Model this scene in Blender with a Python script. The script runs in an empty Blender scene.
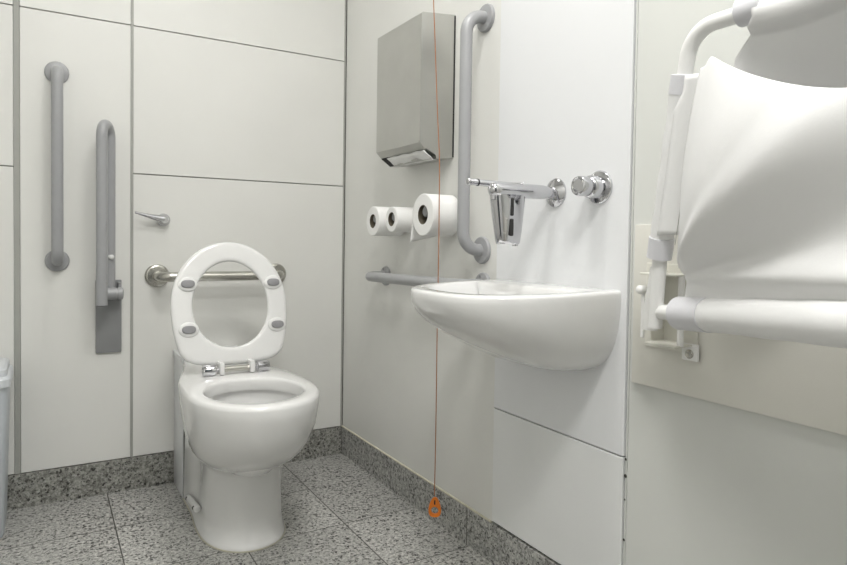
import bpy, bmesh, math, random
from mathutils import Vector, Matrix
from math import pi, sin, cos, radians
random.seed(7)
SC = bpy.context.scene
COL = SC.collection

# ------------------------------------------------------------------ materials
def mat(name, col, rough=.5, metal=0., coat=0., spec=.5, bump=None, vary=None, sheen=0.):
    m = bpy.data.materials.new(name); m.use_nodes = True
    nt = m.node_tree; b = nt.nodes['Principled BSDF']
    b.inputs['Base Color'].default_value = (*col, 1)
    b.inputs['Roughness'].default_value = rough
    b.inputs['Metallic'].default_value = metal
    b.inputs['Coat Weight'].default_value = coat
    b.inputs['Coat Roughness'].default_value = .05
    b.inputs['Specular IOR Level'].default_value = spec
    tc = nt.nodes.new('ShaderNodeTexCoord')
    if bump:
        sc, st, stretch = bump
        mp = nt.nodes.new('ShaderNodeMapping'); mp.inputs['Scale'].default_value = stretch
        n = nt.nodes.new('ShaderNodeTexNoise'); n.inputs['Scale'].default_value = sc; n.inputs['Detail'].default_value = 4
        bp = nt.nodes.new('ShaderNodeBump'); bp.inputs['Strength'].default_value = st; bp.inputs['Distance'].default_value = .002
        nt.links.new(tc.outputs['Object'], mp.inputs[0]); nt.links.new(mp.outputs[0], n.inputs['Vector'])
        nt.links.new(n.outputs['Fac'], bp.inputs['Height']); nt.links.new(bp.outputs[0], b.inputs['Normal'])
    if vary:
        sc, amt = vary
        n2 = nt.nodes.new('ShaderNodeTexNoise'); n2.inputs['Scale'].default_value = sc; n2.inputs['Detail'].default_value = 5
        nt.links.new(tc.outputs['Object'], n2.inputs['Vector'])
        r = nt.nodes.new('ShaderNodeValToRGB')
        r.color_ramp.elements[0].position = .3; r.color_ramp.elements[1].position = .7
        r.color_ramp.elements[0].color = (*[max(0, c*(1-amt)) for c in col], 1)
        r.color_ramp.elements[1].color = (*[min(1, c*(1+amt*.5)) for c in col], 1)
        nt.links.new(n2.outputs['Fac'], r.inputs[0]); nt.links.new(r.outputs[0], b.inputs['Base Color'])
    return m

M = {}
M['panel'] = mat('laminate_panel', (.72, .72, .695), .42, vary=(3, .03), bump=(900, .02, (1, 1, 1)))
M['panel_bright'] = mat('gloss_panel', (.74, .75, .765), .28, vary=(2, .02))
M['panel_lower'] = mat('lower_panel', (.75, .76, .76), .4, vary=(3, .02))
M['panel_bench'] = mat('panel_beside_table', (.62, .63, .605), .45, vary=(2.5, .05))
M['gap'] = mat('joint_gap', (.06, .06, .05), .8, vary=(40, .4))
M['gap_light'] = mat('pale_joint', (.26, .26, .235), .8, vary=(40, .3))
M['jointtrim'] = mat('joint_strip', (.36, .365, .34), .5, vary=(10, .06))
M['sealant'] = mat('cream_sealant', (.60, .58, .47), .6, vary=(30, .15))
M['ceiling'] = mat('ceiling_paint', (.84, .84, .83), .8, vary=(4, .02))
M['door'] = mat('door_laminate', (.10, .11, .12), .4, vary=(4, .04))
M['ceramic'] = mat('white_ceramic', (.74, .74, .735), .12, coat=.6, vary=(2, .01))
M['seat'] = mat('seat_plastic', (.74, .74, .735), .2, coat=.3, vary=(3, .01))
M['rubber'] = mat('grey_rubber', (.27, .27, .28), .6, vary=(60, .06))
M['grey'] = mat('grey_coated_bar', (.33, .335, .345), .32, coat=.15, vary=(12, .04))
M['greyplate'] = mat('grey_plate', (.24, .245, .25), .42, vary=(14, .04))
M['steel'] = mat('brushed_steel', (.50, .50, .475), .34, metal=.85, bump=(60, .12, (1, 1, 30)), vary=(9, .05))
M['satin'] = mat('satin_steel', (.52, .51, .47), .27, metal=1., vary=(15, .06))
M['chrome'] = mat('chrome', (.58, .58, .60), .06, metal=1., vary=(20, .02))
M['darkhole'] = mat('dark_recess', (.02, .02, .02), .7, vary=(20, .2))
M['paper'] = mat('tissue_paper', (.82, .82, .81), .95, bump=(300, .3, (1, 1, 1)), vary=(30, .02))
M['core'] = mat('cardboard_core', (.10, .085, .06), .9, vary=(30, .1))  # darkened so the shade inside the roll holes sits in the colour
M['vinyl'] = mat('white_vinyl', (.77, .77, .77), .42, bump=(220, .06, (1, 1, 1)), vary=(3, .01))
M['frame'] = mat('white_powder_coat', (.80, .80, .79), .28, coat=.2, vary=(5, .01))
M['collar'] = mat('white_plastic_collar', (.64, .64, .67), .3, vary=(6, .01))
M['board'] = mat('backing_board', (.66, .65, .60), .5, vary=(5, .04))
M['bracketin'] = mat('bracket_enamel', (.70, .69, .63), .45, vary=(8, .03))
M['orange'] = mat('orange_plastic', (.75, .20, .015), .4, vary=(30, .15))
M['cord'] = mat('orange_cord', (.40, .17, .075), .8, vary=(50, .2))
M['bin'] = mat('pale_bin_plastic', (.56, .60, .64), .35, vary=(5, .02))
M['binlid'] = mat('pale_bin_lid', (.62, .65, .68), .35, vary=(5, .02))

def emis(name, col, s):
    m = bpy.data.materials.new(name); m.use_nodes = True
    b = m.node_tree.nodes['Principled BSDF']
    b.inputs['Base Color'].default_value = (.8, .8, .8, 1)
    b.inputs['Emission Color'].default_value = (*col, 1); b.inputs['Emission Strength'].default_value = s
    return m

def granite(name, base, grout_x=None, grout_y=None, cells=None, dark=1.0):
    """speckled granite; grout_x / grout_y = ranges (first, pitch) of joint lines"""
    m = bpy.data.materials.new(name); m.use_nodes = True
    nt = m.node_tree; N = nt.nodes.new; LK = nt.links.new
    b = nt.nodes['Principled BSDF']; b.inputs['Roughness'].default_value = .38
    tc = N('ShaderNodeTexCoord')
    n1 = N('ShaderNodeTexNoise'); n1.inputs['Scale'].default_value = 105; n1.inputs['Detail'].default_value = 7; n1.inputs['Roughness'].default_value = .72
    LK(tc.outputs['Object'], n1.inputs['Vector'])
    r1 = N('ShaderNodeValToRGB'); e = r1.color_ramp.elements
    e[0].position = .36; e[0].color = (base[0]*.36, base[1]*.36, base[2]*.34, 1)
    e[1].position = .63; e[1].color = (min(1, base[0]*1.65), min(1, base[1]*1.65), min(1, base[2]*1.63), 1)
    x = e.new(.5); x.color = (*base, 1)
    LK(n1.outputs['Fac'], r1.inputs[0])
    def spots(scale, thr, col, fac, prev):
        v = N('ShaderNodeTexVoronoi'); v.inputs['Scale'].default_value = scale; v.inputs['Randomness'].default_value = 1
        nz = N('ShaderNodeTexNoise'); nz.inputs['Scale'].default_value = scale*1.1; nz.inputs['Detail'].default_value = 2
        LK(tc.outputs['Object'], nz.inputs['Vector'])
        ad = N('ShaderNodeMixRGB'); ad.blend_type = 'ADD'; ad.inputs[0].default_value = .02
        LK(tc.outputs['Object'], ad.inputs[1]); LK(nz.outputs['Color'], ad.inputs[2]); LK(ad.outputs[0], v.inputs['Vector'])
        sp = N('ShaderNodeSeparateColor'); LK(v.outputs['Color'], sp.inputs[0])
        # spot radius varies per cell
        mu = N('ShaderNodeMath'); mu.operation = 'MULTIPLY'; LK(sp.outputs[0], mu.inputs[0]); mu.inputs[1].default_value = thr
        ls = N('ShaderNodeMath'); ls.operation = 'LESS_THAN'; LK(v.outputs['Distance'], ls.inputs[0]); LK(mu.outputs[0], ls.inputs[1])
        m2 = N('ShaderNodeMath'); m2.operation = 'MULTIPLY'; LK(ls.outputs[0], m2.inputs[0]); m2.inputs[1].default_value = fac
        mx = N('ShaderNodeMixRGB'); LK(m2.outputs[0], mx.inputs[0]); LK(prev, mx.inputs[1]); mx.inputs[2].default_value = (*col, 1)
        return mx.outputs[0]
    c = spots(150, .42, (.50, .50, .49), .6, r1.outputs[0])
    c = spots(105, .50, (.05, .048, .044), .9, c)
    c = spots(55, .30, (.03, .029, .026), .95, c)
    if grout_x or grout_y:
        s = N('ShaderNodeSeparateXYZ'); LK(tc.outputs['Object'], s.inputs[0])
        last = None; idx = []
        for ax, g in (('X', grout_x), ('Y', grout_y)):
            if not g: continue
            a = N('ShaderNodeMath'); a.operation = 'SUBTRACT'; LK(s.outputs[ax], a.inputs[0]); a.inputs[1].default_value = g[0]
            d = N('ShaderNodeMath'); d.operation = 'DIVIDE'; LK(a.outputs[0], d.inputs[0]); d.inputs[1].default_value = g[1]
            fl = N('ShaderNodeMath'); fl.operation = 'FLOOR'; LK(d.outputs[0], fl.inputs[0]); idx.append(fl.outputs[0])
            f = N('ShaderNodeMath'); f.operation = 'FRACT'; LK(d.outputs[0], f.inputs[0])
            l = N('ShaderNodeMath'); l.operation = 'LESS_THAN'; LK(f.outputs[0], l.inputs[0]); l.inputs[1].default_value = .0036/g[1]
            if last is None: last = l.outputs[0]
            else:
                mm = N('ShaderNodeMath'); mm.operation = 'MAXIMUM'; LK(last, mm.inputs[0]); LK(l.outputs[0], mm.inputs[1]); last = mm.outputs[0]
        if cells and len(idx) == 2:
            cv = N('ShaderNodeCombineXYZ'); LK(idx[0], cv.inputs[0]); LK(idx[1], cv.inputs[1])
            wn = N('ShaderNodeTexWhiteNoise'); wn.noise_dimensions = '3D'; cv.inputs[2].default_value = cells[0]
            LK(cv.outputs[0], wn.inputs['Vector'])
            mr = N('ShaderNodeMapRange'); mr.inputs['To Min'].default_value = cells[1]; mr.inputs['To Max'].default_value = cells[2]
            LK(wn.outputs['Value'], mr.inputs['Value'])
            hs = N('ShaderNodeHueSaturation'); LK(mr.outputs[0], hs.inputs['Value']); LK(c, hs.inputs['Color']); c = hs.outputs[0]
        mx = N('ShaderNodeMixRGB'); LK(last, mx.inputs[0]); LK(c, mx.inputs[1]); mx.inputs[2].default_value = (.075, .073, .065, 1)
        c = mx.outputs[0]
    LK(c, b.inputs['Base Color'])
    return m
T = .3035
M['floor'] = granite('granite_floor', (.365, .363, .347), (-.253-10*T, T), (-.297-12*T, T), cells=(11., .86, 1.16))
M['skirtx'] = granite('granite_skirting_back', (.245, .245, .225), (-.247-10*T*2+T, T*2), None)  # same granite as the right skirting, with vignette darkening put into its colour
M['skirty'] = granite('granite_skirting_right', (.36, .36, .345), None, (-.433-10*.4635, .4635))

# ------------------------------------------------------------------ mesh helpers
def bm_(): return bmesh.new()
def add_box(bm, lo, hi, bev=0, seg=2, rot=None, mi=0):
    t = bmesh.new(); bmesh.ops.create_cube(t, size=1)
    lo, hi = Vector(lo), Vector(hi); c = (lo+hi)/2; s = hi-lo
    for v in t.verts: v.co = Vector((v.co.x*s.x, v.co.y*s.y, v.co.z*s.z))
    if bev: bmesh.ops.bevel(t, geom=t.edges[:], offset=bev, segments=seg, profile=.6, affect='EDGES')
    for v in t.verts: v.co = (rot @ v.co if rot else v.co) + c
    for f in t.faces: f.material_index = mi
    merge(bm, t)
def merge(bm, t):
    me = bpy.data.meshes.new('tmp'); t.to_mesh(me); t.free(); bm.from_mesh(me); bpy.data.meshes.remove(me)
def rings(bm, loops, close0=True, close1=True, closed=True, mi=0):
    """skin a list of equal length point loops"""
    vs = [[bm.verts.new(p) for p in lp] for lp in loops]
    n = len(loops[0])
    for a, b in zip(vs, vs[1:]):
        for i in range(n if closed else n-1):
            j = (i+1) % n
            try: f = bm.faces.new((a[i], a[j], b[j], b[i])); f.material_index = mi
            except ValueError: pass
    if close0: bm.faces.new(vs[0][::-1]).material_index = mi
    if close1: bm.faces.new(vs[-1]).material_index = mi
    return vs
def round_path(pts, rads, seg=8):
    """polyline with rounded corners; rads for interior points"""
    P = [Vector(p) for p in pts]; out = [P[0]]
    for i in range(1, len(P)-1):
        a, b, c = P[i-1], P[i], P[i+1]; u = (a-b).normalized(); w = (c-b).normalized()
        ang = u.angle(w); r = rads[i-1] if isinstance(rads, (list, tuple)) else rads
        d = r/math.tan(ang/2)
        d = min(d, (a-b).length*.49 if i > 1 else (a-b).length*.98, (c-b).length*.49 if i < len(P)-2 else (c-b).length*.98)
        s, e = b+u*d, b+w*d
        rr = d*math.tan(ang/2); cen = b+(u+w).normalized()*(rr/math.sin(ang/2))
        v0, v1 = s-cen, e-cen; tot = v0.angle(v1)
        ax = v0.cross(v1).normalized()
        for k in range(seg+1): out.append(cen + Matrix.Rotation(tot*k/seg, 3, ax) @ v0)
    out.append(P[-1]); return out
def add_tube(bm, pts, r, n=20, caps=True, mi=0, dome=0):
    P = [Vector(p) for p in pts]
    R = r if isinstance(r, (list, tuple)) else [r]*len(P)
    if dome:
        t0 = (P[0]-P[1]).normalized(); t1 = (P[-1]-P[-2]).normalized()
        pre = [(P[0]+t0*R[0]*dome*sin(a), R[0]*cos(a)) for a in (1.45, 1.1, .7, .35)]
        post = [(P[-1]+t1*R[-1]*dome*sin(a), R[-1]*cos(a)) for a in (.35, .7, 1.1, 1.45)]
        P = [p for p, _ in pre]+P+[p for p, _ in post]; R = [q for _, q in pre]+list(R)+[q for _, q in post]
    T_ = []
    for i in range(len(P)):
        a = P[max(i-1, 0)]; b = P[min(i+1, len(P)-1)]; T_.append((b-a).normalized())
    up = Vector((0, 0, 1)) if abs(T_[0].z) < .9 else Vector((1, 0, 0))
    nrm = (up - T_[0]*up.dot(T_[0])).normalized(); loops = []
    for i in range(len(P)):
        if i: nrm = (nrm - T_[i]*nrm.dot(T_[i])).normalized()
        bn = T_[i].cross(nrm)
        loops.append([P[i]+(nrm*cos(2*pi*k/n)+bn*sin(2*pi*k/n))*R[i] for k in range(n)])
    rings(bm, loops, caps, caps, mi=mi)
def add_lathe(bm, prof, org, axis, n=36, mi=0, caps=True):
    """prof = [(distance along axis, radius)]"""
    a = Vector(axis).normalized(); u = a.orthogonal().normalized(); w = a.cross(u); o = Vector(org)
    loops = [[o+a*d+(u*cos(2*pi*k/n)+w*sin(2*pi*k/n))*max(r, 1e-4) for k in range(n)] for d, r in prof]
    rings(bm, loops, caps, caps, mi=mi)
def grid(bm, P, mi=0):
    vs = [[bm.verts.new(p) for p in row] for row in P]
    for i in range(len(P)-1):
        for j in range(len(P[0])-1):
            bm.faces.new((vs[i][j], vs[i][j+1], vs[i+1][j+1], vs[i+1][j])).material_index = mi
    return vs

# ------------------------------------------------------------------ scene helpers
def wloc(o):
    v = Vector(o.location)
    while o.parent: o = o.parent; v += Vector(o.location)
    return v
def obj(name, bm, m, parent=None, label=None, ang=40, smooth=True, loc=None, solid=None, sub=0):
    bmesh.ops.recalc_face_normals(bm, faces=bm.faces[:])
    off = wloc(parent) if parent else Vector((0, 0, 0))
    o_loc = Vector((0, 0, 0))
    if loc is not None and not parent: o_loc = Vector(loc); off = o_loc
    bmesh.ops.translate(bm, verts=bm.verts[:], vec=-off)
    me = bpy.data.meshes.new(name); bm.to_mesh(me); bm.free()
    for k in (m if isinstance(m, (list, tuple)) else [m]): me.materials.append(M[k] if isinstance(k, str) else k)
    if smooth:
        me.shade_smooth(); me.set_sharp_from_angle(angle=radians(ang))
    o = bpy.data.objects.new(name, me); COL.objects.link(o); o.location = o_loc
    if parent: o.parent = parent
    if label: o['label'] = label
    if solid:
        s = o.modifiers.new('thick', 'SOLIDIFY'); s.thickness = solid; s.offset = 0
    if sub:
        s = o.modifiers.new('sub', 'SUBSURF'); s.levels = sub; s.render_levels = sub
    return o
def thing(name, label, cat, loc, group=None):
    o = bpy.data.objects.new(name, None); COL.objects.link(o); o.location = loc; o.empty_display_size = .05
    o['label'] = label; o['category'] = cat
    if group: o['group'] = group
    return o
def tag(o, label, cat, group=None):
    o['label'] = label; o['category'] = cat
    if group: o['group'] = group
    return o
def struct(name, bm, m, **k):
    o = obj(name, bm, m, **k); o['kind'] = 'structure'; return o

# ------------------------------------------------------------------ camera
S_ = .87
CAM = Vector((-1.1941*S_, -2.7177*S_, S_))
yaw, pit, rol = .5385, -.0285, .0147
F = Vector((sin(yaw)*cos(pit), cos(yaw)*cos(pit), sin(pit)))
R0 = Vector((cos(yaw), -sin(yaw), 0)); U0 = R0.cross(F)
R_ = R0*cos(rol)+U0*sin(rol); U_ = U0*cos(rol)-R0*sin(rol)
cd = bpy.data.cameras.new('camera'); cam = bpy.data.objects.new('camera', cd); COL.objects.link(cam)
mw = Matrix(((R_.x, U_.x, -F.x, CAM.x), (R_.y, U_.y, -F.y, CAM.y), (R_.z, U_.z, -F.z, CAM.z), (0, 0, 0, 1)))
cam.matrix_world = mw
cd.sensor_width = 36; cd.lens = 36*635.27/847; cd.shift_y = -24.2/847; cd.clip_start = .02
SC.camera = cam

# ------------------------------------------------------------------ room shell
LX, FY, CZ = -1.80, -2.80, 2.45        # left wall, wall behind the camera, ceiling
b = bm_(); add_box(b, (LX-.1, FY-.1, -.1), (.1, .1, 0)); struct('floor', b, 'floor', smooth=False)
b = bm_(); add_box(b, (LX-.1, FY-.1, CZ), (.1, .1, CZ+.1)); struct('ceiling', b, 'ceiling', smooth=False)
SK = .110
G = .0016
def panel(bm, plane, a0, a1, z0, z1, mi=0, front=0., ga=G, gz=G):
    """slab in front of the dark backing; plane 'x' = right wall, 'y' = back wall"""
    if plane == 'y': add_box(bm, (a0+ga, front, z0+gz), (a1-ga, .018, z1-gz), .0012, 1, mi=mi)
    else: add_box(bm, (front, a0+ga, z0+gz), (.018, a1-ga, z1-gz), .0012, 1, mi=mi)
XB, XA = -.783, -1.112
z1, z2 = 1.0815, 1.579
b = bm_()
add_box(b, (LX-.1, .018, 0), (.1, .1, CZ), mi=1)
for z0_, z1_ in ((SK, z1), (z1, z2), (z2, CZ)): panel(b, 'y', XB+.0025, -.004, z0_, z1_)
for z0_, z1_ in ((SK, z2), (z2, CZ)): panel(b, 'y', XA+.007, XB-.0025, z0_, z1_)
for z0_, z1_ in ((SK, z1), (z1, z2), (z2, CZ)): panel(b, 'y', LX, XA-.007, z0_, z1_)
struct('wall_back', b, ['panel', 'gap_light'], smooth=False)
YP0, YP1, ZP = -1.008, -1.455, .423
b = bm_()
add_box(b, (.018, FY-.1, 0), (.1, .018, CZ), mi=1)
panel(b, 'x', YP0, -.003, SK, CZ, ga=.0004)
panel(b, 'x', YP1, YP0, ZP, CZ, mi=2, front=-.003)
panel(b, 'x', YP1, YP0, SK+.004, ZP, mi=3, front=-.003)
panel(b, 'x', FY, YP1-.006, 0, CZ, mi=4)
struct('wall_right', b, ['panel', 'gap', 'panel_bright', 'panel_lower', 'panel_bench'], smooth=False)
b = bm_(); add_box(b, (LX-.1, FY-.1, 0), (LX, .018, CZ)); struct('wall_left', b, 'panel', smooth=False)
b = bm_(); add_box(b, (LX, FY-.1, 0), (-1.55, FY, CZ)); add_box(b, (-.55, FY-.1, 0), (.018, FY, CZ)); add_box(b, (-1.55, FY-.1, 2.1), (-.55, FY, CZ))
struct('wall_front', b, 'panel', smooth=False)
b = bm_(); add_box(b, (-1.545, FY-.07, .006), (-.555, FY-.03, 2.095), .003)
d = struct('door_1', b, 'door')
b = bm_(); add_tube(b, round_path([(-1.47, FY-.03, 1.0), (-1.47, FY+.02, 1.0), (-1.36, FY+.02, 1.0)], .02), .010); obj('door_handle', b, 'satin', d)
# joint strips
def strip(i, lo, hi, m): b = bm_(); add_box(b, lo, hi, .001, 1); struct('trim_%d' % i, b, m, smooth=False)
strip(1, (XB-.0045, -.001, SK), (XB+.0045, .017, CZ), 'jointtrim')
strip(2, (XA-.008, -.001, SK), (XA+.008, .017, CZ), 'jointtrim')
strip(3, (-.009, -.001, SK), (-.001, .017, CZ), 'jointtrim')
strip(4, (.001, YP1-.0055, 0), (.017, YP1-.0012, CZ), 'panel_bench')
b = bm_(); add_tube(b, [(-.002, -.004, SK+.001), (-.002, YP0, SK+.001)], .0032, 8); struct('trim_5', b, 'sealant')
# skirtings
b = bm_(); add_box(b, (LX, -.004, 0), (-.004, .017, SK-.001), .001, 1); struct('baseboard_back', b, 'skirtx', smooth=False)
b = bm_(); add_box(b, (-.004, YP1-.006, 0), (.017, -.004, SK-.001), .001, 1); struct('baseboard_right', b, 'skirty', smooth=False)
# damp marks / dirt spots along the joint of the right-hand panels
for i_, (z_, r_) in enumerate(((.385, .004), (.335, .0022), (.42, .003), (.25, .003), (.18, .002))):
    b = bm_(); add_lathe(b, [(0, r_), (.001, r_*.7)], (.0005, YP1-.003, z_), (-1, 0, 0), 10); struct('trim_%d' % (6+i_), b, 'gap')

# ------------------------------------------------------------------ ceiling lights
def ceiling_light(x, y, s, h, label):
    t = thing('ceiling_light', label, 'ceiling light', (x, y, CZ-.03), 'ceiling lights above the room')
    b = bm_(); add_lathe(b, [(0, h+.02), (.03, h+.02), (.03, h), (.006, h)], (x, y, CZ), (0, 0, -1), caps=False); obj('frame', b, 'frame', t)
    b = bm_(); add_lathe(b, [(.012, .001), (.012, h)], (x, y, CZ), (0, 0, -1), caps=False); obj('diffuser', b, emis('lamp_diffuser', (1, .985, .955), s), t)
LS = 18
ceiling_light(-.52, -1.45, LS*.80, .19, 'round white ceiling light above the washbasin side of the room')
ceiling_light(-.95, -2.35, LS*.92, .26, 'round white ceiling light close to the door')
ceiling_light(-.75, -.62, LS*.22, .19, 'round white ceiling light above the toilet')

# ------------------------------------------------------------------ grab bars
def flange(parent, c, n, r=.038, m='grey', screws=True):
    b = bm_(); add_lathe(b, [(0, r), (.005, r), (.0085, r*.93), (.010, r*.75), (.010, .001)], c, n); f = obj('mounting_flange', b, m, parent)
    if screws:
        nn = Vector(n); u = nn.orthogonal().normalized(); w = nn.cross(u)
        for k in range(3):
            b = bm_(); a = 2*pi*k/3+.5; p = Vector(c)+nn*.0098+(u*cos(a)+w*sin(a))*r*.72
            add_lathe(b, [(0, .0045), (.0012, .0035), (.0012, .001)], p, n, 12)
            obj('screw', b, m if m != 'grey' else 'greyplate', f)
    return f
def grab_bar(label, p0, p1, n, off, r, m, mr=.05, fr=.038, lip=0, screws=True):
    """n = wall normal; p0, p1 = flange centres on the wall"""
    n = Vector(n); p0, p1 = Vector(p0), Vector(p1); d = (p1-p0).normalized()
    t = thing('grab_bar', label, 'grab bar', p0 if p0.z <= p1.z else p1)
    a, c = p0+n*off - d*lip, p1+n*off + d*lip
    b = bm_(); add_tube(b, round_path([p0+n*.002, a, c, p1+n*.002], mr, 10), r, 24); obj('rail', b, m, t)
    flange(t, p0, n, fr, m, screws); flange(t, p1, n, fr, m, screws)
    return t
grab_bar('long grey vertical grab bar between the steel towel dispenser and the washbasin tap', (0, -.943, .845), (0, -.943, 1.478), (-1, 0, 0), .066, .0168, 'grey', screws=False)
grab_bar('grey vertical grab bar high on the back wall, left of the folded support rail', (-1.003, 0, .787), (-1.003, 0, 1.388), (0, -1, 0), .062, .0168, 'grey', mr=.035, fr=.035, screws=False)
grab_bar('grey horizontal grab bar on the right wall below the toilet rolls', (0, -.372, .742), (0, -.952, .750), (-1, 0, 0), .075, .0168, 'grey', mr=.03, fr=.034)
grab_bar('satin steel horizontal grab bar on the wall behind the raised toilet seat', (-.703, 0, .733), (-.282, 0, .733), (0, -1, 0), .084, .0168, 'satin', mr=.04, fr=.040)

# folded drop-down rail
t = thing('drop_down_rail', 'grey U-shaped drop-down support rail folded up on a plate left of the toilet', 'support rail', (-.853, 0, .478))
b = bm_(); add_box(b, (-.893, -.010, .478), (-.815, 0, .722), .003); obj('wall_plate', b, 'greyplate', t)
for x_ in (-.889, -.829): b = bm_(); add_box(b, (x_, -.052, .655), (x_+.010, -.005, .715), .003); obj('hinge_bracket', b, 'greyplate', t)
b = bm_(); add_lathe(b, [(0, .017), (.003, .020), (.030, .020), (.031, .0185), (.034, .0185), (.035, .020), (.048, .020), (.051, .016), (.051, .001)], (-.866, -.060, .680), (1, 0, 0)); obj('hinge_barrel', b, 'grey', t)
b = bm_()
xf, xk = -.882, -.853
pth = round_path([(xf, -.115, .648), (xf, -.115, 1.225), (xk, -.040, 1.225), (xk, -.040, .680)], .039, 10)
add_tube(b, pth, .0165, 24); obj('rail', b, 'grey', t)
b = bm_(); add_tube(b, [(xf, -.115, .6485), (xf, -.115, .646)], .0150, 20); obj('end_cap', b, 'darkhole', t)
b = bm_(); add_lathe(b, [(0, .008), (.012, .008), (.016, .004), (.016, .001)], (-.853, -.054, .800), (.3, -1, 0), 16); obj('stop_button', b, 'seat', t, label='white stop button')

# flush lever
t = thing('flush_lever', 'chrome spatula flush lever on the wall above the steel grab bar', 'flush lever', (-.683, 0, .927))
b = bm_(); add_lathe(b, [(0, .022), (.006, .022), (.010, .018), (.022, .014), (.030, .014), (.036, .011), (.036, .001)], (-.683, 0, .927), (0, -1, 0)); obj('lever_boss', b, 'chrome', t)
b = bm_()
lp = []
for k in range(12):
    s = k/11; c = Vector((-.683-.096*s, -.026-.022*s, .929+.020*s**1.3)); h = .0150*(1-s)**1.3+.0040*s; d_ = .011*(1-s)+.0026*s
    lp.append([c+Vector((0, cos(2*pi*i/12)*d_, sin(2*pi*i/12)*h)) for i in range(12)])
rings(b, lp); obj('lever_arm', b, 'chrome', t)

# ------------------------------------------------------------------ cistern boxing
t = thing('cistern_boxing', 'low white boxing behind the toilet pan against the back wall', 'cistern boxing', (-.545, -.09, 0))
b = bm_(); add_box(b, (-.646, -.164, 0), (-.43, 0, .453), .002); obj('casing', b, 'panel_bright', t)
b = bm_(); add_box(b, (-.650, -.168, .4535), (-.426, 0, .470), .0015); obj('top_cover', b, 'panel_bright', t)
b = bm_(); add_box(b, (-.6425, -.1745, .004), (-.44, -.1635, .452)); obj('edge_seal', b, 'gap', t)

# ------------------------------------------------------------------ toilet
CX = -.543
def outline(yf, w, ym, wr, yb=-.176, p=2.15, n=44, yt=None, dip=0):
    """closed loop, starts at rear left, runs to the front and back"""
    L = []
    nf = n//2
    yt = yt if yt is not None else -.40
    half = []
    for k in range(9):                       # rear part, from the wall forward
        half.append(None)
    ys = [yb+(ym-yb)*k/12 for k in range(13)]
    H = []
    for y in ys:
        s = min(1, max(0, (y-yt)/(ym-yt))) if ym < yt else 1
        s = s*s*(3-2*s)*.55+s*.45 if s > 0 else 0
        H.append((wr+(w-wr)*math.sin(s*pi/2)-dip*math.exp(-((y+.345)/.06)**2), y))
    for k in range(1, nf+1):
        a = k/nf*pi/2
        H.append((w*cos(a)**(2/p), ym+(yf-ym)*sin(a)**(2/p)))
    right = [(h, y) for h, y in H]
    left = [(-h, y) for h, y in H[:-1]][::-1]
    return right+left
def cxz(z):
    t_ = min(1, max(0, (z-.20)/.10)); return CX+.012-.019*t_*t_*(3-2*t_)
def lift(o, z): return [Vector((cxz(z)+x, y, z)) for x, y in o]
toilet = thing('toilet', 'white ceramic toilet pan with its seat raised, standing on the granite floor', 'toilet', (CX, -.5, 0))
lv = [  # z, front y, half width, y of max width, rear half width, rear taper start
 (.000, -.636, .121, -.46, .113), (.010, -.636, .121, -.46, .113), (.013, -.631, .116, -.46, .1125), (.06, -.624, .111, -.47, .112),
 (.14, -.624, .108, -.47, .111), (.205, -.630, .108, -.48, .110), (.222, -.636, .109, -.485, .108), (.228, -.652, .112, -.50, .107), (.240, -.690, .121, -.53, .105),
 (.262, -.735, .134, -.56, .103), (.292, -.783, .148, -.59, .101), (.33, -.823, .159, -.61, .098), (.375, -.850, .167, -.625, .096),
 (.42, -.862, .171, -.63, .097), (.448, -.866, .173, -.635, .098), (.457, -.863, .170, -.635, .096), (.460, -.857, .165, -.635, .092)]
loops = [lift(outline(yf, w, ym, wr, yt=-.30+.11*max(0, min(1, (z-.30)/.12)), dip=.014*max(0, min(1, (z-.03)/.10))*max(0, min(1, (.42-z)/.1))), z) for z, yf, w, ym, wr in lv]
top = loops[-1]
ic = Vector((CX-.007, -.665, 0)); IA, IB = .131, .150
def inner(sc, z, dy=0):
    L = []
    for p_ in top:
        a = math.atan2((p_.y-ic.y), (p_.x-ic.x)*1.0)
        # polar ellipse
        ca, sa = cos(a), sin(a); r = IA*IB/math.sqrt((IB*ca)**2+(IA*sa)**2)
        L.append(Vector((ic.x+ca*r*sc, ic.y+dy+sa*r*sc, z)))
    return L
loops += [inner(1.04, .460), inner(1.0, .458), inner(.985, .452), inner(.985, .428), inner(1.0, .424), inner(1.08, .424), inner(1.09, .415), inner(1.04, .38, .0), inner(.90, .33, .005), inner(.70, .28, .015), inner(.45, .235, .03), inner(.25, .22, .04)]
b = bm_(); rings(b, loops); obj('pan', b, 'ceramic', toilet, ang=60)
b = bm_(); o2 = outline(-.6385, .1235, -.46, .115, yt=-.30)
rings(b, [lift(o2, .0004), lift(o2, .0045), lift([(x*.985, y) for x, y in o2], .0045)], False, False); obj('floor_seal', b, 'sealant', toilet, label='yellowed silicone bead around the foot')
# side fixing cover with two screws, on the left flank of the foot
b = bm_()
fa, fb = Vector((-.651, -.300, .052)), Vector((-.653, -.440, .068))
add_tube(b, [fa.lerp(fb, k/6) for k in range(7)], .0105, 16, dome=.5); fx = obj('fixing_cover', b, 'seat', toilet)
for s_ in (.10, .90): b = bm_(); add_lathe(b, [(.0095, .0055), (.0112, .0055), (.0112, .001)], fa.lerp(fb, s_), (-1, -.25, .35), 12); obj('screw', b, 'darkhole', fx)

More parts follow.
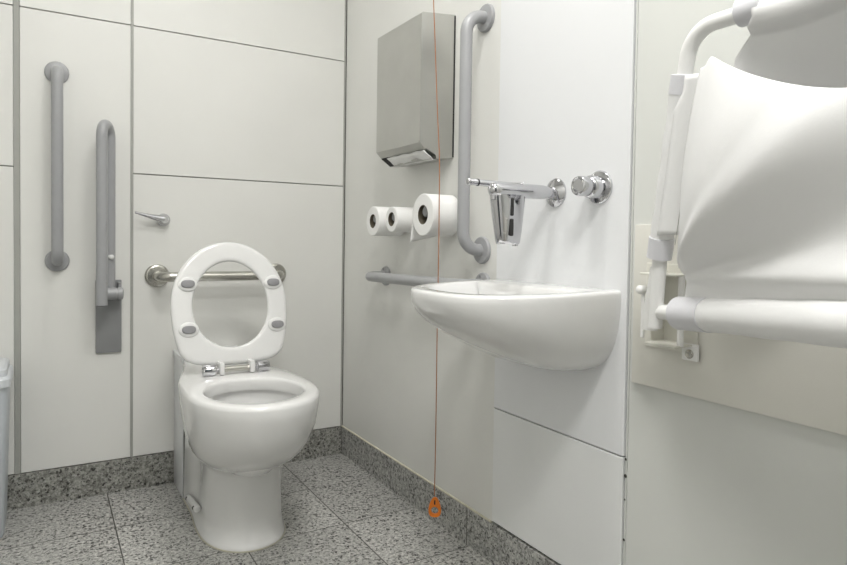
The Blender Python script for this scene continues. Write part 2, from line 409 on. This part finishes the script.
# seat, raised: local u (right), v (up, leaning back), w (towards the room)
TL = radians(12.5)
so = Vector((CX, -.418, .476)); eu = Vector((1, 0, 0)); ev = Vector((0, sin(TL), cos(TL))); ew = Vector((0, -cos(TL), sin(TL)))
def sp(u, v, w): return so+eu*u+ev*v+ew*w
NS = 72
def seat_outer(k, g=0):
    a = 2*pi*k/NS; ca, sa = cos(a), sin(a)
    vm = .186
    if sa >= 0:
        return ((.177-g)*math.copysign(abs(ca)**.98, ca), vm+(.202-g)*sa**.98)
    t_ = abs(sa)**.62
    return (math.copysign(1, ca)*(.177-g)*(1-.20*t_*t_)*max(0, 1-t_**13)**.42, vm-(.180-g)*t_)
def seat_inner(k, g=0):
    a = 2*pi*k/NS; ca, sa = cos(a), sin(a)
    return ((.114+g)*ca*(1-.05*sa), .193+(.133+g)*sa)
loops = []
for g1, w_ in ((0.008, -.009), (.002, -.006), (0, 0), (.002, .005), (.006, .0085), (.014, .0095)):
    loops.append([sp(*seat_outer(k, g1), w_) for k in range(NS)])
for g1, w_ in ((.014, .0080), (.006, .0080), (.002, .0055), (0, 0), (.002, -.006), (.008, -.009)):
    loops.append([sp(*seat_inner(k, g1), w_) for k in range(NS)])
b = bm_(); vs = rings(b, loops+[loops[0]], False, False); bmesh.ops.remove_doubles(b, verts=b.verts[:], dist=1e-5)
seat = obj('seat', b, 'seat', toilet, ang=60)
for (u, v) in ((-.127, .256), (.133, .256), (-.129, .119), (.139, .121)):
    b = bm_(); lo = []
    for q, (w_, s_) in enumerate(((.004, 1.12), (.010, 1.08), (.0125, .98), (.0135, .85), (.0135, .1))):
        lo.append([sp(u+.027*s_*cos(2*pi*k/28), v+.021*s_*sin(2*pi*k/28), w_) for k in range(28)])
    rings(b, lo); bb = obj('buffer_boss', b, 'seat', seat)
    b = bm_(); lo = []
    for (w_, s_) in ((.012, 1), (.017, 1), (.019, .9), (.0195, .7), (.0195, .1)):
        ring_ = []
        for k in range(32):
            a = 2*pi*k/32; ring_.append(sp(u+math.copysign(abs(cos(a))**.7, cos(a))*.0195*s_, v+math.copysign(abs(sin(a))**.8, sin(a))*.0115*s_, w_))
        lo.append(ring_)
    rings(b, lo); obj('rubber_buffer', b, 'rubber', seat, label='grey rubber buffer')
# hinge lugs (part of the seat plastic) and chrome hinge
HY, HZ = -.443, .476
for x_ in (CX-.044, CX+.046):
    b = bm_(); add_box(b, (x_-.007, HY-.017, HZ-.014), (x_+.007, HY+.030, HZ+.022), .004, 2); obj('hinge_lug', b, 'seat', seat)
for x0_, x1_ in ((CX-.096, CX-.050), (CX+.052, CX+.098)):
    b = bm_(); s = 1 if x0_ > CX else -1
    xi, xo = (x0_, x1_) if s > 0 else (x1_, x0_)
    add_lathe(b, [(0, .006), (.010, .006), (.010, .009), (.012, .010), (.012, .0168), (.044, .0168), (.047, .015), (.047, .001)], (xi, HY, HZ), (s, 0, 0)); add_lathe(b, [(0, .012), (.004, .012), (.006, .009)], (xi+s*.028, HY, .4595), (0, 0, 1))
    obj('hinge_barrel', b, 'chrome', seat, label='chrome hinge barrel')
b = bm_(); add_tube(b, [(CX-.050, HY, HZ), (CX+.052, HY, HZ)], .0088, 16); obj('hinge_pin', b, 'satin', seat)

# ------------------------------------------------------------------ paper towel dispenser
t = thing('paper_towel_dispenser', 'brushed steel paper towel dispenser on the right wall above the toilet rolls', 'towel dispenser', (0, -.652, 1.10))
Y0, Y1, XD = -.512, -.790, -.116
b = bm_()
prof = [(-.0005, 1.532), (XD+.004, 1.520), (XD, 1.516), (XD, 1.150), (-.097, 1.131), (-.097, 1.136), (-.062, 1.118), (-.060, 1.108), (-.0005, 1.114)]
rings(b, [[Vector((x, y, z)) for x, z in prof] for y in (Y0, Y0-.002, Y1+.002, Y1)])
obj('body', b, 'steel', t, ang=20)
b = bm_(); add_box(b, (-.1185+.003, Y0-.020, 1.1085), (-.064, Y0-.002, 1.1355), 0, rot=None)
b.free()
b = bm_()
q = [Vector((-.0995, Y0-.004, 1.1318)), Vector((-.0995, Y0-.045, 1.1318)), Vector((-.067, Y0-.045, 1.1095)), Vector((-.067, Y0-.004, 1.1095))]
for k in range(4): q[k].z -= .0015
add = [p+Vector((.004, 0, .006)) for p in q]; rings(b, [q, add]); obj('slot', b, 'darkhole', t, smooth=False, label='dark open end of the slot')
b = bm_(); add_box(b, (-.005, Y1-.0012, 1.116), (-.0006, Y0+.0012, 1.528)); obj('back_plate', b, 'darkhole', t)
b = bm_()
for k in range(2): add_lathe(b, [(0, .0022), (.001, .0022)], (XD+.001, Y1+.006, 1.1535), (-1, 0, 0), 8)
obj('rivet', b, 'darkhole', t)
# jagged steel lip below the slot
b = bm_(); lip = [(-.045, .000), (-.075, .000), (-.085, -.006), (-.100, -.006), (-.110, -.0), (-.175, -.004), (-.185, -.012), (-.205, -.012), (-.215, 0), (-.272, 0)]
A = [Vector((-.058, Y0+y_, 1.1045)) for y_, h in lip]; B = [Vector((-.076+h*1.3, Y0+y_, 1.1065-h*.3)) for y_, h in lip]
grid(b, [A, B]); obj('tear_lip', b, 'steel', t, solid=.0015, smooth=False)
b = bm_(); xs = [(-.1005, 1.1300), (-.090, 1.1215), (-.079, 1.1130), (-.068, 1.1050)]
rows = [[Vector((x+.0008*sin(y_*60), y_, z-.001+.0012*sin(y_*90+x*200))) for y_ in [Y0-.046-(Y0-.046-Y1-.003)*k/24 for k in range(25)]] for x, z in xs]
grid(b, rows); tag(obj('paper_towel', b, 'paper', loc=(-.08, -.65, 1.11), solid=.002), 'white folded paper towel showing in the slot of the steel dispenser', 'paper towel')

# ------------------------------------------------------------------ toilet rolls on pegs
def roll(y, z, r, xo, xi, rh, label, grp=None, tail=False):
    h = thing('toilet_roll_holder', 'steel wall peg carrying the ' + label[0], 'roll holder', (0, y, z))
    pz = z+rh-rh*.62
    b = bm_(); add_lathe(b, [(0, rh*1.2), (.006, rh*1.2), (.008, rh*.62), (-xo-.010, rh*.62), (-xo-.007, rh*.5), (-xo-.007, .001)], (0, y, pz), (-1, 0, 0)); obj('peg', b, 'greyplate', h)  # dark grey peg colour adds to the painted shade in the hole
    rr = thing('toilet_roll', label[1], 'toilet roll', (0, y, z-r))
    b = bm_(); add_lathe(b, [(-xi, rh+.0015), (-xi, r-.002), (-xi+.002, r), (-xo-.002, r), (-xo, r-.002), (-xo+.0005, (r+rh)/2), (-xo, rh+.0015), (-xi, rh+.0015)], (0, y, z), (-1, 0, 0), 48, caps=False); obj('paper', b, 'paper', rr)
    b = bm_(); add_lathe(b, [(-xi, rh), (-xo-.0005, rh), (-xo-.0005, rh+.0016), (-xi, rh+.0016), (-xi, rh)], (0, y, z), (-1, 0, 0), 40, caps=False); obj('cardboard_core', b, 'core', rr)
    if tail:
        b = bm_(); rows = []
        for i in range(14):
            s = i/13; a = radians(155+40*min(1, s*2.2)) if s < .45 else None
            row = []
            for k in range(10):
                u = k/9; x = xo+.004+(xi-xo-.012)*u
                if s < .4:
                    a = radians(60 - 62*s/.4); p = Vector((x, y+(r+.0018)*cos(a), z+(r+.0018)*sin(a)))
                else:
                    q = (s-.4)/.6; p = Vector((x-.004*q*(1-u), y+r+.0018+.010*q+.003*sin(u*5)*q, z-.004-q*(.058+.018*(1-u))))
                row.append(p)
            rows.append(row)
        grid(b, rows); obj('loose_sheet', b, 'paper', rr, solid=.0008)
roll(-.484, .930, .0485, -.112, -.012, .0215, ('far toilet roll', 'full white toilet roll at the far left of the three below the steel dispenser'))
roll(-.603, .934, .0395, -.106, -.012, .0205, ('middle toilet roll', 'smaller part-used white toilet roll, middle of the three on the right wall'))
roll(-.795, .943, .0605, -.106, -.012, .0265, ('large toilet roll', 'largest white toilet roll with a loose hanging sheet, nearest the grey vertical bar'), tail=True)

# ------------------------------------------------------------------ washbasin
YC = -1.224
def dshape(a, bw, z, n=56, x0=-.0025, e=.70, yc=YC):
    L = []
    for k in range(n+1):
        th = -pi/2+pi*k/n
        c = max(0, cos(th))**e; s = math.copysign(abs(sin(th))**e, sin(th))
        L.append(Vector((x0-a*c, yc+bw*s, z)))
    for k in range(1, 12): L.append(Vector((x0, yc+bw-2*bw*k/12, z)))
    return L
basin = thing('washbasin', 'white ceramic wall-hung washbasin under the chrome tap on the right wall', 'washbasin', (0, YC, .58))
lv = [(.582, .05, .055), (.584, .070, .095), (.589, .100, .128), (.599, .132, .153), (.614, .166, .174), (.634, .207, .190), (.658, .254, .201), (.686, .300, .2085), (.712, .327, .2125), (.735, .337, .2145), (.752, .340, .215), (.763, .340, .215), (.7685, .3380, .2135), (.7705, .3330, .209)]
loops = [dshape(a, w, z) for z, a, w in lv]
otop = loops[-1]
def bin_(g, z, back):
    L = []
    for p_ in otop:
        x = p_.x*(1-g/.34); y = YC+(p_.y-YC)*(1-g/.21)
        q = (-x-back)/.02
        if -x < back: x = -back-(-x)*.02
        L.append(Vector((x, y, z)))
    return L
loops += [bin_(.026, .7705, .082), bin_(.030, .767, .087), bin_(.036, .750, .092), bin_(.050, .715, .090), bin_(.075, .68, .105), bin_(.115, .655, .13), bin_(.165, .645, .16)]
for lp_ in loops:
    for v_ in lp_:
        if v_.z > .70: v_.z += .026*v_.x*min(1, (v_.z-.70)/.05)
b = bm_(); rings(b, loops); obj('bowl', b, 'ceramic', basin, ang=60)
b = bm_(); add_lathe(b, [(0, .024), (.003, .024), (.004, .019), (.002, .017), (.002, .001)], (-.165, YC, .6455), (0, 0, 1)); obj('waste', b, 'chrome', basin)
# maker's ring mark on the far flank
b = bm_()
b.free()

# ------------------------------------------------------------------ wall tap with lever
TY, TZ = -1.235, .986
tap = thing('wall_tap', 'chrome wall-mounted lever tap with a long spout over the washbasin', 'tap', (0, TY, TZ))
b = bm_(); add_lathe(b, [(.003, .034), (.006, .034), (.010, .030), (.014, .018), (.016, .014)], (0, TY, TZ), (-1, 0, 0)); obj('wall_flange', b, 'chrome', tap)
b = bm_(); add_lathe(b, [(.012, .013), (.038, .013), (.040, .0155), (.050, .0165), (.176, .0165), (.182, .0165), (.190, .0145), (.195, .010), (.1975, .004), (.198, .0005)], (0, TY, TZ), (-1, 0, -.012)); obj('spout', b, 'chrome', tap)
b = bm_(); add_lathe(b, [(0, .009), (.012, .009), (.013, .006)], (-.183, TY, TZ-.012), (0, 0, -1), 20); obj('outlet', b, 'chrome', tap)
b = bm_(); add_tube(b, round_path([(-.095, TY+.010, TZ+.012), (-.105, -1.192, 1.000), (-.216, -1.188, 1.003)], .012), .0075, 16)
lev = obj('lever', b, 'chrome', tap)
b = bm_(); add_tube(b, [(-.196, -1.1885, 1.0025), (-.199, -1.1885, 1.0025)], .0082, 16); obj('lever_ring', b, 'darkhole', lev)
b = bm_(); add_tube(b, [(-.200, -1.1885, 1.0025), (-.212, -1.188, 1.0030), (-.222, -1.188, 1.0035)], [.0062, .0058, .0085], 16, dome=.6); obj('lever_tip', b, 'chrome', lev)
# slotted tapering outlet body hanging below the spout
b = bm_()
secs = []
for z_, x0_, x1_, ty in ((.974, -.190, -.098, .018), (.935, -.184, -.102, .017), (.895, -.177, -.106, .015), (.868, -.172, -.110, .013), (.864, -.170, -.112, .011)):
    xm = (x0_+x1_)/2; hx = (x1_-x0_)/2
    secs.append([Vector((xm+hx*math.copysign(abs(cos(a))**.45, cos(a)), TY+.004+ty*math.copysign(abs(sin(a))**.8, sin(a)), z_)) for a in [2*pi*k/32 for k in range(32)]])
rings(b, secs); hb = obj('slotted_nozzle', b, 'chrome', tap, ang=50)
for za, zb in ((.927, .968), (.882, .921)):
    b = bm_(); add_box(b, (-.149, TY-.0155, za), (-.139, TY-.008, zb), .004, 3); obj('slot', b, 'darkhole', hb)
b = bm_(); add_tube(b, [(-.118, TY+.006, .868), (-.118, TY+.006, .860)], .0065, 16); obj('nozzle_tip', b, 'chrome', hb)

BY, BZ = -1.372, .990
t = thing('push_button_tap', 'round chrome push-button tap control right of the long tap spout', 'tap control', (0, BY, BZ))
b = bm_(); add_lathe(b, [(.003, .0365), (.006, .0365), (.009, .034), (.011, .022)], (0, BY, BZ), (-1, 0, 0)); obj('wall_flange', b, 'chrome', t)
b = bm_(); add_lathe(b, [(.010, .024), (.034, .0245), (.038, .0225), (.040, .0205)], (0, BY, BZ), (-1, 0, 0)); obj('barrel', b, 'chrome', t)
b = bm_(); add_lathe(b, [(.039, .0185), (.045, .0210), (.064, .0215), (.068, .0200), (.0695, .017), (.0675, .015), (.0675, .001)], (0, BY, BZ), (-1, 0, 0)); obj('button', b, 'chrome', t)

# ------------------------------------------------------------------ pull cord
PX, PY = -.100, -.873
t = thing('emergency_pull_cord', 'orange emergency pull cord hanging from the ceiling to just above the floor', 'pull cord', (PX, PY, .10))
b = bm_(); pts = []
for k in range(60):
    s = k/59; z_ = .155+(CZ-.03-.155)*s; dd = max(0, z_-1.10)*.060; pts.append((PX-dd*.86+.0010*sin(s*23), PY+dd*.51+.0014*sin(s*17+1), z_))
add_tube(b, pts, .0014, 8); obj('cord', b, 'cord', t)
b = bm_(); add_lathe(b, [(0, .035), (.022, .032), (.030, .010), (.030, .001)], (PX-.068, PY+.041, CZ), (0, 0, -1)); obj('ceiling_switch', b, 'frame', t)
# triangular handle lying roughly parallel to the picture of the wall
b = bm_(); hd = Vector((.80, -.60, 0)).normalized(); hn = Vector((.60, .80, 0))
hc = Vector((PX+.001, PY, .122))
def hp(u, v, w): return hc+hd*u+Vector((0, 0, v))+hn*w
def tri(s, n=36):
    L = []
    for k in range(n):
        a = 2*pi*k/n; u, v = cos(a), sin(a)
        hw = .0215*(1-.42*(v+1)/2*1.15)
        L.append((math.copysign(abs(u)**.75, u)*hw*s, v*.0275*(s if s == 1 else s*.98)))
    return L
O = tri(1); I = [(.0105*cos(2*pi*k/36), -.0085+.0105*sin(2*pi*k/36)) for k in range(36)]
rings(b, [[hp(u, v, .004) for u, v in O], [hp(u*1.06, v*1.04, 0) for u, v in O], [hp(u, v, -.004) for u, v in O], [hp(u, v, -.004) for u, v in I], [hp(u, v, .004) for u, v in I], [hp(u, v, .004) for u, v in O]], False, False)
bmesh.ops.remove_doubles(b, verts=b.verts[:], dist=1e-6)
hh = obj('pull_handle', b, 'orange', t)
b = bm_(); add_box(b, (-.002, -.0045, -.006), (.002, .0045, .006), 0, rot=None)
for v in b.verts: v.co = hp(v.co.x, .0145+v.co.z, v.co.y*1.02)
obj('knot_hole', b, 'darkhole', hh)

# ------------------------------------------------------------------ bin at far left
t = thing('waste_bin', 'pale blue-grey plastic bin with a lid at the left edge beside the back wall', 'bin', (-1.27, -.13, 0))
def rrect(x0, x1, y0, y1, z, r=.03, n=6):
    L = []
    for cx_, cy_, a0 in ((x1-r, y1-r, 0), (x0+r, y1-r, pi/2), (x0+r, y0+r, pi), (x1-r, y0+r, 3*pi/2)):
        for k in range(n+1): a = a0+pi/2*k/n; L.append(Vector((cx_+r*cos(a), cy_+r*sin(a), z)))
    return L
b = bm_(); rings(b, [rrect(-1.40, -1.143, -.225, -.02, 0), rrect(-1.405, -1.139, -.229, -.019, .01), rrect(-1.415, -1.129, -.240, -.012, .438)]); obj('bin_body', b, 'bin', t, ang=50)
b = bm_(); rings(b, [rrect(-1.422, -1.122, -.247, -.006, .438), rrect(-1.422, -1.122, -.247, -.006, .459), rrect(-1.418, -1.126, -.243, -.010, .465), rrect(-1.414, -1.130, -.239, -.014, .467), rrect(-1.412, -1.132, -.237, -.016, .484), rrect(-1.405, -1.139, -.230, -.023, .490)]); obj('bin_lid', b, 'binlid', t, ang=35)

# ------------------------------------------------------------------ fold-up changing table
b = bm_(); add_box(b, (-.012, -2.45, .587), (0, -1.478, .908), .003, 2)
tag(obj('backing_board', b, 'board', loc=(0, -1.96, .587)), 'cream backing board fixed to the right wall behind the folded changing table', 'board')
ct = thing('changing_table', 'white changing table with slack vinyl sling on tube frame, folded up against the wall', 'changing table', (-.012, -1.95, .66))
# hinge brackets
for y0, tilt in ((-1.512, 1), (-2.43, -1)):
    Y = lambda q: y0-q*tilt
    def bx(bm, x0, q0, z0_, x1, q1, z1_, bv=.001): add_box(bm, (x0, min(Y(q0), Y(q1)), z0_), (x1, max(Y(q0), Y(q1)), z1_), bv, 1)
    b = bm_()
    bx(b, -.0155, 0, .668, -.012, .118, .832)             # back plate
    br = obj('hinge_bracket', b, 'bracketin', ct, smooth=False)
    for q_ in ((-.070, .045, .682, -.0135, .112, .6860), (-.070, .030, .8110, -.0135, .112, .8150)):
        b = bm_(); bx(b, *q_); obj('bracket_shelf', b, 'bracketin', br, smooth=False)
    b = bm_(); bx(b, -.052, .040, .6865, -.0135, .045, .8105); obj('bracket_cheek', b, 'bracketin', br, smooth=False)
    b = bm_(); add_tube(b, [(-.050, Y(.108), .684), (-.050, Y(.108), .812)], .006, 14); obj('bracket_pin', b, 'frame', br)
    for z_ in (.671, .824):
        b = bm_(); bx(b, -.0215, .090, z_-.015, -.0165, .124, z_+.016); obj('fixing_tab', b, 'frame', br, smooth=False)
        b = bm_(); add_lathe(b, [(0, .0085), (.0015, .0085), (.003, .0065), (.0045, .0065), (.0045, .003), (.003, .001)], (-.0215, Y(.107), z_-.003), (-1, 0, 0), 20); obj('screw', b, 'satin', br)
    b = bm_(); add_tube(b, [(-.050, Y(.028), .782), (-.066, Y(.028), .782)], [.007, .0085], 14, dome=.7); bx(b, -.058, .024, .690, -.054, .032, .782); obj('release_catch', b, 'frame', br)
# frame tube
Ap = Vector((-.092, -1.602, .700)); 
SL = [Vector((-.096, -1.601, .720)), Vector((-.1, -1.61, .800)), Vector((-.109, -1.620, .868)), Vector((-.144, -1.684, 1.132)), Vector((-.158, -1.707, 1.225))]
pL = round_path([SL[0], SL[2], SL[3], Vector((-.155, -1.706, 1.210)), Vector((-.155, -2.00, 1.216))], [.3, .3, .108], 14)
pR = [Vector((p.x, -3.955-p.y, p.z)) for p in pL][::-1]
b = bm_(); add_tube(b, pL[:-1]+pR[1:], .0125, 22); obj('frame_tube', b, 'frame', ct)
b = bm_(); lo = []
for k, (p, hx, hy) in enumerate(((Vector((-.088, -1.583, .712)), .008, .016), (Vector((-.092, -1.590, .755)), .010, .0150), (Vector((-.099, -1.603, .800)), .0115, .0135), (Vector((-.104, -1.612, .830)), .0128, .0128))):
    lo.append([p+Vector((hx*cos(2*pi*i/24), hy*math.copysign(abs(sin(2*pi*i/24))**.7, sin(2*pi*i/24)), 0)) for i in range(24)])
rings(b, lo); obj('hinge_arm', b, 'frame', ct)
def collar(a, c, r, m='collar', name='collar', n=28):
    a, c = Vector(a), Vector(c); b = bm_(); L_ = (c-a).length
    add_lathe(b, [(0, r-.003), (.001, r), (L_-.001, r), (L_, r-.003)], a, c-a, n); return obj(name, b, m, ct)
# sleeves and collars along the near tube, the top bar and the bottom bar
def along(p, q, s): return p+(q-p)*s
collar(along(SL[2], SL[3], -.09), along(SL[2], SL[3], .05), .0215)
collar(along(SL[2], SL[3], .93), along(SL[2], SL[3], 1.05), .0212)
b = bm_(); pts = [along(SL[2], SL[3], .05+.89*k/10) for k in range(11)]
add_tube(b, pts, [.0195+.0012*sin(k*2.1) for k in range(11)], 26); obj('side_sleeve', b, 'vinyl', ct)
tb = lambda s: Vector((-.155, -1.802-.345*s, 1.212+.004*s))
collar(tb(-.045), tb(.07), .0205)
A0 = Vector((-.092, -1.600, .7475)); B0 = Vector((-.196, -1.968, .7755)); bd = (B0-A0)
def bb_(s):
    x = A0+bd*s
    if s > 1: x.x = A0.x+bd.x*(1+.35*(s-1)) 
    return x
b = bm_(); add_tube(b, [bb_(0), bb_(.1), bb_(.3)], .0135, 20, dome=.5); obj('bottom_bar', b, 'frame', ct)
collar(bb_(.17), bb_(.36), .0285)
b = bm_(); pts = [bb_(.33+1.47*k/20) for k in range(21)]
add_tube(b, pts, [.0268 if k == 0 else .0265+.0040*min(1, k/10) + .0005*sin(k*1.7) for k in range(21)], 30, dome=.3); obj('bottom_sleeve', b, 'vinyl', ct)

def interp(tab, x):
    if x <= tab[0][0]: return tab[0][1]
    for (a, va), (c, vc) in zip(tab, tab[1:]):
        if x <= c: s = (x-a)/(c-a); s = s*s*(3-2*s); return va+(vc-va)*s
    return tab[-1][1]
# front sling: from side tube edge to far side, hem at top, bar at bottom
YM = -1.985
K0 = Vector((-.118, -1.652, .812))            # where the folds gather, by the lower collar
def hem_z(y):
    d = min(1, abs(y-YM)/.245); return 1.054+.110*d**1.5-.020*max(0, (d-.93)/.07)**2
gtab = [(-30, 0), (-8, .0), (-1, .17), (4, .28), (12, .10), (38, 1.0), (47, .95), (92, 0)]
NU, NV = 110, 80
rows = []
for j in range(NV+1):
    v = j/NV; row = []
    for i in range(NU+1):
        u = i/NU
        # left edge follows the side tube
        eL = SL[2].lerp(SL[3], -.30+1.38*v)
        zl = .775+.385*v; yl = eL.y-.046+.008*v**4-.030*min(1, max(0, (.850-zl)/.035)); yr = 2*YM-yl
        y = yl+(yr-yl)*u
        m_ = y if y > YM else 2*YM-y                      # mirrored distance coordinate
        sbar = (A0.y-m_)/(A0.y-B0.y)
        zb = A0.z+.018+(B0.z-A0.z)*min(1, sbar)
        xb = (A0+bd*min(1, max(0, sbar))).x-.004
        zt = hem_z(y)
        z = zb+(zt-zb)*v
        xt = -.150+.012*v**5
        vv = (z-zb)/(1.2-zb)
        x = xb+(xt-xb)*v
        dy = K0.y-m_; dz = z-K0.z+.0
        rho = math.hypot(dy, dz); phi = math.degrees(math.atan2(dz, max(dy, 1e-4)))
        side = min(1, max(0, dy/.05)); side = side*side*(3-2*side)
        amp = .100*(1-math.exp(-(rho/.17)**1.25))
        g = interp(gtab, phi)
        bottom = min(1, max(0, (z-zb)/.03)); 
        x -= amp*g*side*bottom
        # secondary creases fanning from the corner
        x -= .0008*math.sin(phi*.20+1.2)*math.exp(-((rho-.12)/.10)**2)*side*bottom
        x -= (.011*math.exp(-((phi-43)/5.0)**2)*math.exp(-((rho-.07)/.13)**2) + .004*math.exp(-((phi-20)/4.)**2)*math.exp(-((rho-.10)/.12)**2))*min(1, rho/.04)*side*bottom
        row.append(Vector((x, y, z)))
    rows.append(row)
b = bm_(); grid(b, rows); front = obj('front_sling', b, 'vinyl', ct, solid=.0022, ang=180)
# stitched hem band along the side tube
b = bm_(); rows = []
for j in range(31):
    p = SL[2].lerp(SL[3], .065+.955*j/30); tp = -.012*max(0, min(1, (j-24)/3))
    rows.append([p+Vector((-.0195, -.005+tp, 0)), p+Vector((-.0205, -.015+tp*.6, 0)), p+Vector((-.0185, -.028, 0)), p+Vector((-.0145, -.038, 0)), p+Vector((-.0110, -.048, 0))])
grid(b, rows); obj('stitched_hem', b, 'vinyl', ct, solid=.0015, ang=180)
b = bm_(); pts = [SL[2].lerp(SL[3], .0+.98*j/60)+Vector((-.0150, -.0405, 0)) for j in range(61)]
add_tube(b, pts, .0006, 6); obj('stitching', b, 'jointtrim', ct)
# back sling hanging from the top bar, hollow towards the wall
rows = []
for j in range(61):
    v = j/60; row = []
    for i in range(71):
        u = i/70; yl_ = -1.772-.045*max(0, min(1, (.24-v)/.12)); y = yl_-(3.97+2*yl_)*u*1.0
        c = math.sin(pi*u)
        if v < .16:
            q = v/.16; a = q*pi*.9
            x = -.153-.019*sin(a)-.004*q; z = 1.2325-.0505*q-.006*q*math.sin(u*9)+.006*u
        else:
            q = (v-.16)/.84
            x = -.147+.10*math.sin(min(1, q*1.5)*pi/2)*(.25+.75*c**.5) - .004*math.sin(q*5+u*4)
            z = 1.182+.006*u-.006*math.sin(u*9)-.34*q
        row.append(Vector((x, y, z)))
    rows.append(row)
b = bm_(); grid(b, rows); obj('back_sling', b, 'vinyl', ct, solid=.002, ang=180)

# ------------------------------------------------------------------ world and view
w = bpy.data.worlds.new('world'); SC.world = w; w.use_nodes = True
w.node_tree.nodes['Background'].inputs[0].default_value = (.6, .6, .6, 1); w.node_tree.nodes['Background'].inputs[1].default_value = .02
SC.view_settings.view_transform = 'Standard'; SC.view_settings.look = 'None'
SC.view_settings.exposure = 1.36; SC.view_settings.gamma = 1; SC.view_settings.use_curve_mapping = False
SC.cycles.max_bounces = 12; SC.cycles.diffuse_bounces = 6
